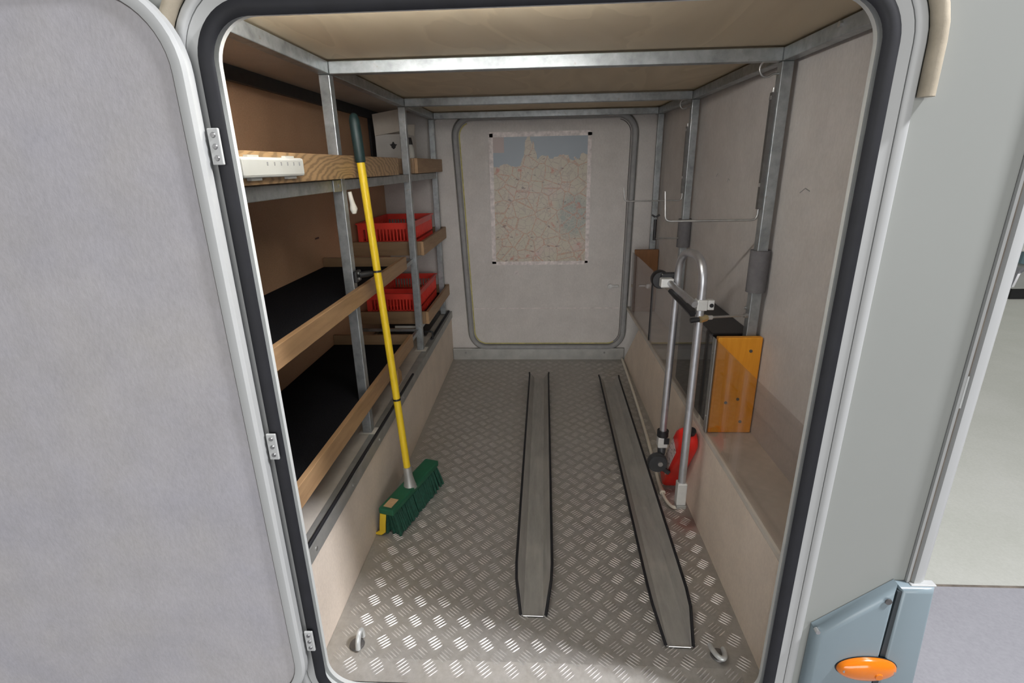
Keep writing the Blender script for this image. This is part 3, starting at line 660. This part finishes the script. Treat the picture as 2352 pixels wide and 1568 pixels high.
# broom clip on the post
cp = thing('broom_clip', (-0.545, 0.65, 0.835), 'black clip holding the broom handle to the near left post', 'clip')
ch = at_z(0.842)
B(-0.5595, -0.5485, 0.622, 0.668, 0.822, 0.856).build('clip_base', 'black_plastic', cp, bevel=0.003)
MB().tube([(-0.5485, 0.645, 0.842), (-0.53, 0.66, 0.842), tuple(ch + Vector((-0.016, 0.002, 0)))], [.009, .010, .008], 8).build('arm', 'black_plastic', cp, smooth=50)
for s_ in (-.008, .008): MB().cyl((-0.5485, 0.640, 0.840 + s_), (-0.5455, 0.640, 0.840 + s_), 0.004, n=10).build('screw', 'steel', cp)

# ------------------------------------------------------------------ ramps
def ramp(xn, yn, xf, yf_, label):
    t_ = thing('loading_ramp', ((xn + xf) / 2, (yn + yf_) / 2, 0.002), label, 'ramp', 'metal loading ramps')
    D = Vector((xf - xn, yf_ - yn, 0)); L = D.length; d = D.normalized(); s_ = Vector((d.y, -d.x, 0)); z0 = 0.0022
    def P(u, v_, z): return tuple(Vector((xn, yn, z0 + z)) + d * u + s_ * v_)
    W = 0.027; T = 0.003
    mb = MB(); c = [P(0, -W, 0), P(0, W, 0), P(L, W, 0), P(L, -W, 0), P(0, -W, T), P(0, W, T), P(L, W, T), P(L, -W, T)]
    mb.add(c, [(0, 3, 2, 1), (4, 5, 6, 7), (0, 1, 5, 4), (1, 2, 6, 5), (2, 3, 7, 6), (3, 0, 4, 7)]).build('bed', 'ramp_alu', t_)
    for sg in (-1, 1):
        # flared side: low at the near nose, full height after 0.1 m
        st_ = [(0.0, 0.002, 0.004), (0.10, 0.018, 0.030), (0.16, 0.021, 0.034), (L - 0.02, 0.021, 0.034), (L + 0.012, 0.023, 0.036)]
        vs = []; 
        for u, o_, h in st_:
            vs += [P(u, sg * W, T), P(u, sg * (W + o_), h), P(u, sg * (W + o_ + 0.0035), h), P(u, sg * (W + 0.0035), 0)]
        fs = []
        for i in range(len(st_) - 1):
            for k in range(4): fs.append((i * 4 + k, i * 4 + (k + 1) % 4, (i + 1) * 4 + (k + 1) % 4, (i + 1) * 4 + k))
        fs += [(0, 1, 2, 3), tuple(range(len(vs) - 4, len(vs)))[::-1]]
        MB().add(vs, fs).build('side_flange', 'ramp_alu', t_)
        MB().tube([P(u, sg * (W + o_ + 0.0045), h + 0.001) for u, o_, h in st_], 0.0042, 6).build('edge_beading', 'rubber', t_)
    MB().tube([P(-0.001, -W, 0.003), P(-0.001, W, 0.003)], 0.0016, 6).build('nose_edge', 'steel', t_)
    return t_
ramp(-0.018, 0.190, -0.002, 1.815, 'metal loading ramp in the middle of the tread plate floor')
ramp(0.348, 0.108, 0.383, 1.775, 'metal loading ramp on the right beside the low felt panel')
# lashing rings
def lash(x, y, label, flat):
    t_ = thing('lashing_ring', (x, y, 0), label, 'ring', 'floor lashing rings')
    MB().tube([(x, y, 0.0003), (x, y, 0.004), (x, y, 0.0055)], [.0195, .018, .012], 20).build('cup', 'dark_steel', t_, smooth=30)
    pts = []
    for i in range(25):
        a = math.pi * i / 24; u = 0.019 * math.cos(a); h = 0.036 * math.sin(a)
        if flat: pts.append((x - 0.002 - u * 0.75, y + 0.014 - h * 1.05 + u * .25, 0.0125 + 0.006 * math.sin(a)))
        else: pts.append((x + 0.010 + h * 0.05, y + u, 0.0075 + h))
    MB().tube(pts, 0.0062, 10).build('ring', 'ring_steel', t_, smooth=60)
simple('ring_steel', (0.66, 0.68, 0.67), 0.35, 0.4, 0.12, 60)
lash(-0.466, 0.091, 'steel lashing ring standing up in the left front floor corner', False)
lash(0.438, 0.090, 'steel lashing ring lying flat in the right front floor corner', True)
# white elastic cord on the floor
bc = thing('elastic_cord', (0.49, 1.4, 0.0), 'white elastic cord with a plastic hook lying along the right floor edge', 'cord')
MB().tube(bez([(0.508, 2.125, 0.008), (0.494, 1.6, 0.008), (0.478, 1.2, 0.008), (0.447, 0.80, 0.009)], 20), 0.0072, 8).build('cord', 'cream_plastic', bc, smooth=60)
MB().tube([(0.4475, 0.815, 0.011), (0.4470, 0.775, 0.011), (0.4470, 0.757, 0.011), (0.4470, 0.752, 0.0115), (0.447, 0.742, 0.0115)], [.0070, .0085, .0090, .0105, .0105], 12).build('sleeve', 'cream_plastic', bc, smooth=40)
MB().tube(bez([(0.447, 0.742, 0.009), (0.449, 0.70, 0.009), (0.452, 0.662, 0.009), (0.472, 0.640, 0.009), (0.486, 0.662, 0.010), (0.482, 0.690, 0.012)], 16), 0.006, 8).build('hook', 'cream_plastic', bc, smooth=60)

# ------------------------------------------------------------------ right side fittings
cmp_ = 'clear acrylic panels on the right ledge'
for (a, b, z1, lab) in ((0.012, 0.668, 0.643, 'clear acrylic panel nearest the opening, in front of the orange board'),
                        (0.700, 1.515, 0.648, 'middle clear acrylic panel behind the tubular rack'),
                        (1.522, 2.075, 0.672, 'far clear acrylic panel beside the closed hatch')):
    tag(B(0.5275, 0.5315, a, b, 0.3355, z1).build('acrylic_panel', 'acrylic'), lab, 'panel', cmp_)
ob = thing('divider_board', (0.60, 0.68, 0.335), 'bright orange wooden divider board on the right ledge', 'board')
B(0.533, 0.664, 0.602, 0.622, 0.3355, 0.652).build('board', 'orange_board', ob, bevel=0.003)
for (x, z) in ((0.632, 0.610), (0.612, 0.452), (0.628, 0.375), (0.577, 0.44)): MB().cyl((x, 0.602, z), (x, 0.600, z), 0.0048, n=10).build('screw', 'dark_steel', ob)
mb = MB().box(0.5245, 0.5272, 0.600, 0.624, 0.3355, 0.648)
mb.build('edge_strip', 'alu_trim', ob)
for z in (0.60, 0.39): MB().cyl((0.5245, 0.612, z), (0.5225, 0.612, z), 0.0035, n=8).build('screw', 'steel', ob)
bb_ = thing('divider_board', (0.60, 2.06, 0.335), 'dark brown divider board at the far end of the right ledge', 'board')
B(0.533, 0.664, 2.03, 2.05, 0.3355, 0.692).build('board', 'brown_board', bb_, bevel=0.003)
tag(B(0.5255, 0.5345, 1.5155, 1.5215, 0.3355, 0.655).build('joint_strip', 'rubber'), 'thin dark joint strip between two acrylic panels', 'strip')
# dark box behind orange board
db = thing('storage_box', (0.60, 0.85, 0.335), 'dark lidded box standing behind the orange board', 'box')
B(0.540, 0.662, 0.680, 1.05, 0.3355, 0.625).build('box_body', 'dark_plastic', db, bevel=0.006)
B(0.537, 0.665, 0.676, 1.055, 0.6255, 0.642).build('lid', 'black_plastic', db, bevel=0.004)
# foam sleeves on posts
for (y, z0_, z1_, lab) in ((PY[0], 0.783, 0.905, 'grey foam sleeve around the near right post'), (PY[1], 0.792, 0.914, 'grey foam sleeve around the middle right post')):
    mb = MB(); ro, ri = 0.0275, 0.0235; N = 24
    hole = [(RX + (Hh + .0008) * sx_, y + (Hh + .0008) * sy_) for sx_, sy_ in ((-1, -1), (1, -1), (1, 1), (-1, 1))]
    cir = [(RX + ro * math.cos(math.radians(-135 + 360 * i / N)), y + ro * math.sin(math.radians(-135 + 360 * i / N))) for i in range(N)]
    sq = []
    for i in range(N):
        q, f_ = divmod(i, N // 4); a, b = hole[q], hole[(q + 1) % 4]; k = f_ / (N // 4); sq.append((a[0] + (b[0] - a[0]) * k, a[1] + (b[1] - a[1]) * k))
    vs = [(x, yy, z) for z in (z0_, z1_) for (x, yy) in cir] + [(x, yy, z) for z in (z0_, z1_) for (x, yy) in sq]; fs = []
    for i in range(N):
        j = (i + 1) % N
        fs += [(i, j, N + j, N + i), (2 * N + i, 3 * N + i, 3 * N + j, 2 * N + j), (i, 2 * N + i, 2 * N + j, j), (N + i, N + j, 3 * N + j, 3 * N + i)]
    tag(mb.add(vs, fs).build('foam_sleeve', 'grey_foam', smooth=40), lab, 'foam')
# swivel hanging rods
def swivel(y, x_in, z_b, z_t, z_up, label, r=0.0032):
    t_ = thing('hanging_rod', (0.5, y, z_b), label, 'rod', 'bent steel hanging rods')
    xb = RX - Hh - 0.006
    MB().tube(fillet([(xb, y, z_t), (xb, y, z_b), (x_in, y, z_b), (x_in - 0.006, y, z_up)], 0.016), r, 8).build('rod', 'steel', t_, smooth=60)
    B(xb - 0.006, RX - Hh - 0.0005, y - 0.010, y + 0.004, z_b + 0.03, z_t - 0.012).build('backing_strip', 'dark_steel', t_)
    for z in (z_b + 0.09, z_t - 0.03): B(xb - .0075, xb - .0062, y - 0.008, y + 0.004, z, z + 0.010).build('clip', 'steel', t_)
swivel(PY[0] + 0.004, 0.360, 0.990, 1.330, 1.072, 'long bent steel rod swung out from the near right post')
swivel(PY[1] + 0.004, 0.372, 0.992, 1.300, 1.048, 'bent steel rod swung out from the middle right post', 0.0028)
# screw hooks
def shook(y, z, k, label):
    pts = [(RX - Hh, y, z), (RX - Hh - 0.012 * k, y, z)]
    pts += [(RX - Hh - 0.032 * k + 0.019 * k * math.cos(a), y - 0.004, z + 0.012 * k + 0.020 * k * math.sin(a)) for a in [math.radians(-50 - 16 * i) for i in range(14)]]
    tag(MB().tube(pts, 0.0028 * k, 8).build('screw_hook', 'steel', smooth=60), label, 'hook', 'steel screw hooks')
shook(PY[0], 1.362, 1.0, 'steel screw hook near the top of the near right post')
shook(PY[1], 1.362, 0.9, 'steel screw hook near the top of the middle right post')
# wing-nut holder on the middle post
wn = thing('wing_nut_holder', (0.56, PY[1], 0.82), 'black wing-nut clamp rod at the middle right post', 'clamp')
yy = PY[1] - 0.02
MB().cyl((RX - Hh - 0.012, yy, 0.834), (0.510, yy, 0.834), 0.0035, n=8).build('rod', 'steel', wn)
MB().cyl((0.505, yy, 0.826), (0.505, yy, 0.915), 0.0065, n=10).build('hook_bar', 'black_plastic', wn, smooth=40)
for s_ in (-1, 1): MB().obox((0.505 + s_ * 0.009, yy, 0.930), (1, 0, s_ * 0.6), (0, 1, 0), (-s_ * .6, 0, 1), 0.009, 0.003, 0.004).build('wing', 'black_plastic', wn, bevel=0.001)

# added fill lamp on the ceiling just inside the hatch, brightens the interior
gl_ = thing('fill_lamp', (-0.1, 0.09, 1.395), 'added fill lamp, a slim tube hidden on the ceiling just inside the hatch head', 'lamp')
B(-0.555, 0.165, 0.030, 0.070, 1.4165, 1.4253).build('housing', 'white_plastic', gl_, bevel=0.002)
for x in (-0.550, 0.150): B(x, x + 0.012, 0.036, 0.064, 1.3935, 1.4163).build('end_cap', 'white_plastic', gl_)
t = NT('fill_emitter'); t.col((0.9, 0.9, 0.88)); t.b.inputs['Emission Color'].default_value = (1.0, 0.975, 0.94, 1); t.b.inputs['Emission Strength'].default_value = FILL_LAMP; MAT['fill_emitter'] = t.m
MB().cyl((-0.5375, 0.050, 1.405), (0.1495, 0.050, 1.405), 0.0105, n=12).build('tube', 'fill_emitter', gl_)

# ------------------------------------------------------------------ tubular rack
rk = thing('tubular_rack', (0.445, 0.66, 0.09), 'silver tube rack arm hung beside the right ledge', 'bike rack')
Fx_, Fy_ = 0.455, 0.552; Rx_, Ry_ = 0.433, 0.740
path = fillet([(Fx_ - .003, Fy_, 0.16), (Fx_, Fy_, 0.902), (Rx_ + .003, Ry_, 0.892), (Rx_ - .004, Ry_, 0.26)], 0.085, 10)
MB().tube(path, 0.0118, 16).build('frame_tube', 'alu', rk, smooth=60)
B(Fx_ - .018, Fx_ + .012, Fy_ - .015, Fy_ + .014, 0.107, 0.186).build('foot_sleeve', 'alu_clamp', rk, bevel=0.003)
B(Fx_ - .016, Fx_ + .014, Fy_ - .015, Fy_ + .016, 0.093, 0.1065).build('foot_pad', 'alu_trim', rk, bevel=0.002)
# crossbar with clamps
cf = Vector((Fx_, Fy_, 0.768)); cr = Vector((Rx_, Ry_, 0.790))
off = Vector((-0.021, -0.004, 0.004))
MB().tube([cf + off + Vector((0, -.012, 0)), cr + off + Vector((-.006, 0.012, 0))], 0.0095, 14).build('crossbar', 'alu', rk, smooth=60)
MB().tube([cf + off + Vector((0, .0, -.030)), cr + off + Vector((0, -.01, -.028))], [.010, .008], 6).build('lower_strap', 'black_plastic', rk)
k1 = B(cf.x - .014, cf.x + .0155, cf.y - .0155, cf.y + .0155, cf.z - .0155, cf.z + .0155).build('clamp', 'alu_clamp', rk, bevel=0.003)
B(cf.x + .0158, cf.x + .034, cf.y - .013, cf.y + .010, cf.z - .0135, cf.z + .0150).build('clamp_ear', 'alu_clamp', k1, bevel=0.002)
MB().cyl((cf.x + .026, cf.y - .0131, cf.z), (cf.x + .026, cf.y - .0145, cf.z), 0.0058, n=14).build('clamp_hole', 'black_plastic', k1)
k2 = B(cr.x - .052, cr.x - .012, cr.y - .0165, cr.y + .0145, cr.z - .014, cr.z + .015).build('clamp', 'alu_clamp', rk, bevel=0.004)
MB().tube([(cr.x - .045, cr.y + .016, cr.z + .004), (cr.x - .045, cr.y + .022, cr.z + .004), (cr.x - .045, cr.y + .045, cr.z + .004)], [.026, .029, .029], 20).build('knob', 'black_plastic', k2, smooth=40)
MB().obox((cr.x - .02, cr.y + .02, cr.z + .018), (1, 0, 0), (0, 1, 0), (0, 0, 1), 0.028, 0.012, 0.010).build('grip_pad', 'black_plastic', k2, bevel=0.005)
# threaded rod with nuts to the post
MB().cyl((Fx_ + .008, Fy_ + .004, 0.728), (RX - Hh - .001, PY[0] - 0.006, 0.712), 0.0035, n=8).build('threaded_rod', 'steel', rk)
MB().cyl((Fx_ - .003, Fy_ - .014, 0.728), (Fx_ + .020, Fy_ + .004, 0.728), 0.010, n=6).build('nut', 'brass', rk, smooth=20)
MB().cyl((Fx_ - .028, Fy_ - .012, 0.724), (Fx_ - .004, Fy_ - .010, 0.727), 0.0075, n=10).build('nut_cap', 'black_plastic', rk, smooth=20)
MB().cyl((Fx_ + .022, Fy_ + .008, 0.727), (Fx_ + .040, Fy_ + .016, 0.7255), 0.0065, n=6).build('nut', 'alu_clamp', rk, smooth=20)
MB().cyl((RX - Hh - .012, PY[0] - .011, 0.7135), (RX - Hh - .0005, PY[0] - .007, 0.712), 0.0075, n=6).build('nut', 'steel', rk, smooth=20)
# lower end of rear tube: collar, bracket, knob
bx, by = Rx_ - .004, Ry_
MB().cyl((bx, by, 0.246), (bx, by, 0.268), 0.0195, n=18).build('collar', 'black_plastic', rk, smooth=40)
B(bx - .017, bx + .017, by - .016, by + .014, 0.205, 0.2455).build('bracket', 'alu_clamp', rk, bevel=0.004)
B(bx + .002, bx + .020, by - .018, by - .0163, 0.222, 0.245).build('bracket_tab', 'black_plastic', rk)
MB().tube([(bx, by, 0.2045), (bx - .001, by - .006, 0.185), (bx - .004, by - .014, 0.172)], [.015, .014, .010], 12).build('neck', 'dark_plastic', rk, smooth=60)
kn = MB().tube([(0.410, 0.722, 0.160), (0.410, 0.716, 0.160), (0.410, 0.700, 0.160), (0.410, 0.694, 0.160)], [.031, .034, .034, .031], 24).build('lock_knob', 'dark_plastic', rk, smooth=40)
MB().cyl((0.417, 0.694, 0.162), (0.417, 0.689, 0.162), 0.0085, n=14).build('bolt', 'steel', kn, smooth=40)
MB().obox((0.440, 0.708, 0.128), (1, 0, -.8), (0, 1, 0), (.8, 0, 1), 0.018, 0.006, 0.008).build('knob_lever', 'dark_plastic', kn, bevel=0.003)

# ------------------------------------------------------------------ red jerry can leaning behind the rack
jc = thing('jerry_can', (0.48, 0.76, 0.0), 'red plastic fuel can leaning behind the silver rack tubes', 'fuel can')
hx_ = Vector((0, -0.56, 0.8285)); dx_ = Vector((0, 0.8285, 0.56)); o0 = Vector((0.4865, 0.792, 0.003))
def JP(x, h, d): return o0 + Vector((x, 0, 0)) + hx_ * h + dx_ * d
mb = MB(); N = 28; Hc, Dc, Xc = 0.345, 0.080, 0.032
def srect(hw, d0, d1, r):
    P = []
    for cx, cz, a0 in ((hw - r, d0 + r, -90), (hw - r, d1 - r, 0), (-hw + r, d1 - r, 90), (-hw + r, d0 + r, 180)):
        for k in range(7):
            a = math.radians(a0 + 90 * k / 6); P.append((cx + r * math.cos(a), cz + r * math.sin(a)))
    return P
stn = [(0.0, 0.024, 0.010), (0.005, 0.029, 0.005), (0.014, 0.032, 0.0), (0.27, 0.032, 0.0), (0.305, 0.032, 0.002), (0.328, 0.029, 0.010), (0.341, 0.023, 0.020), (0.345, 0.016, 0.028)]
vs = []
for h, hw, ins in stn: vs += [JP(x, h, d) for x, d in srect(hw, ins, Dc - ins * .6, min(hw * .6, 0.016))]
n = 28; fs = [(k * n + i, k * n + (i + 1) % n, (k + 1) * n + (i + 1) % n, (k + 1) * n + i) for k in range(len(stn) - 1) for i in range(n)]
fs += [tuple(range(n))[::-1], tuple(range((len(stn) - 1) * n, len(stn) * n))]
mb.add(vs, fs).build('can_body', 'red_plastic', jc, smooth=50)
MB().tube([JP(0.006, 0.344, 0.045), JP(0.006, 0.360, 0.045), JP(0.006, 0.366, 0.045)], [.013, .014, .011], 14).build('cap', 'black_plastic', jc, smooth=40)
MB().tube(bez([JP(-0.008, 0.335, 0.068), JP(-0.010, 0.372, 0.070), JP(-0.010, 0.372, 0.022), JP(-0.008, 0.332, 0.020)], 12), 0.006, 8).build('handle', 'red_plastic', jc, smooth=60)
xa, xb_ = -0.0327, -0.0321
MB().add([JP(x, h, d) for x in (xa, xb_) for h, d in ((0.08, 0.012), (0.27, 0.012), (0.27, 0.068), (0.08, 0.068))],
         [(0, 1, 2, 3), (7, 6, 5, 4), (0, 4, 5, 1), (1, 5, 6, 2), (2, 6, 7, 3), (3, 7, 4, 0)]).build('label_sticker', 'can_label', jc)

# ------------------------------------------------------------------ parked vehicle far behind at the right
cr_ = thing('parked_van', (7.2, 6.3, -0.55), 'grey-blue van with a shiny bumper parked far behind', 'van')
MB().prism([(5.95, -0.22), (9.5, -0.22), (9.5, 1.5), (6.6, 1.5), (6.25, 0.75), (6.0, 0.45)], 'y', 5.75, 7.5).build('body', 'car_teal', cr_, bevel=0.05)
MB().prism([(5.80, -0.42), (6.6, -0.42), (6.6, -0.12), (5.95, -0.12), (5.84, -0.2)], 'y', 5.66, 7.55).build('bumper', 'chrome', cr_, bevel=0.03)
for y in (5.70, 7.3):
    for x in (6.75, 8.8):
        wh = MB().cyl((x, y, -0.25), (x, y + .2, -0.25), 0.30, n=28).build('wheel', 'rubber', cr_, bevel=0.03)
        MB().cyl((x, y - .01, -0.25), (x, y + .02, -0.25), 0.19, n=24).build('rim', 'alu', wh)
B(5.86, 6.5, 5.70, 7.5, -0.545, -0.425).build('lower_skirt', 'black_plastic', cr_)
MB().box(5.93, 6.02, 5.80, 6.15, 0.02, 0.22).build('head_lamp', 'white_plastic', cr_, bevel=0.02)
for o in bpy.data.objects:
    if '_o' in o: del o['_o']
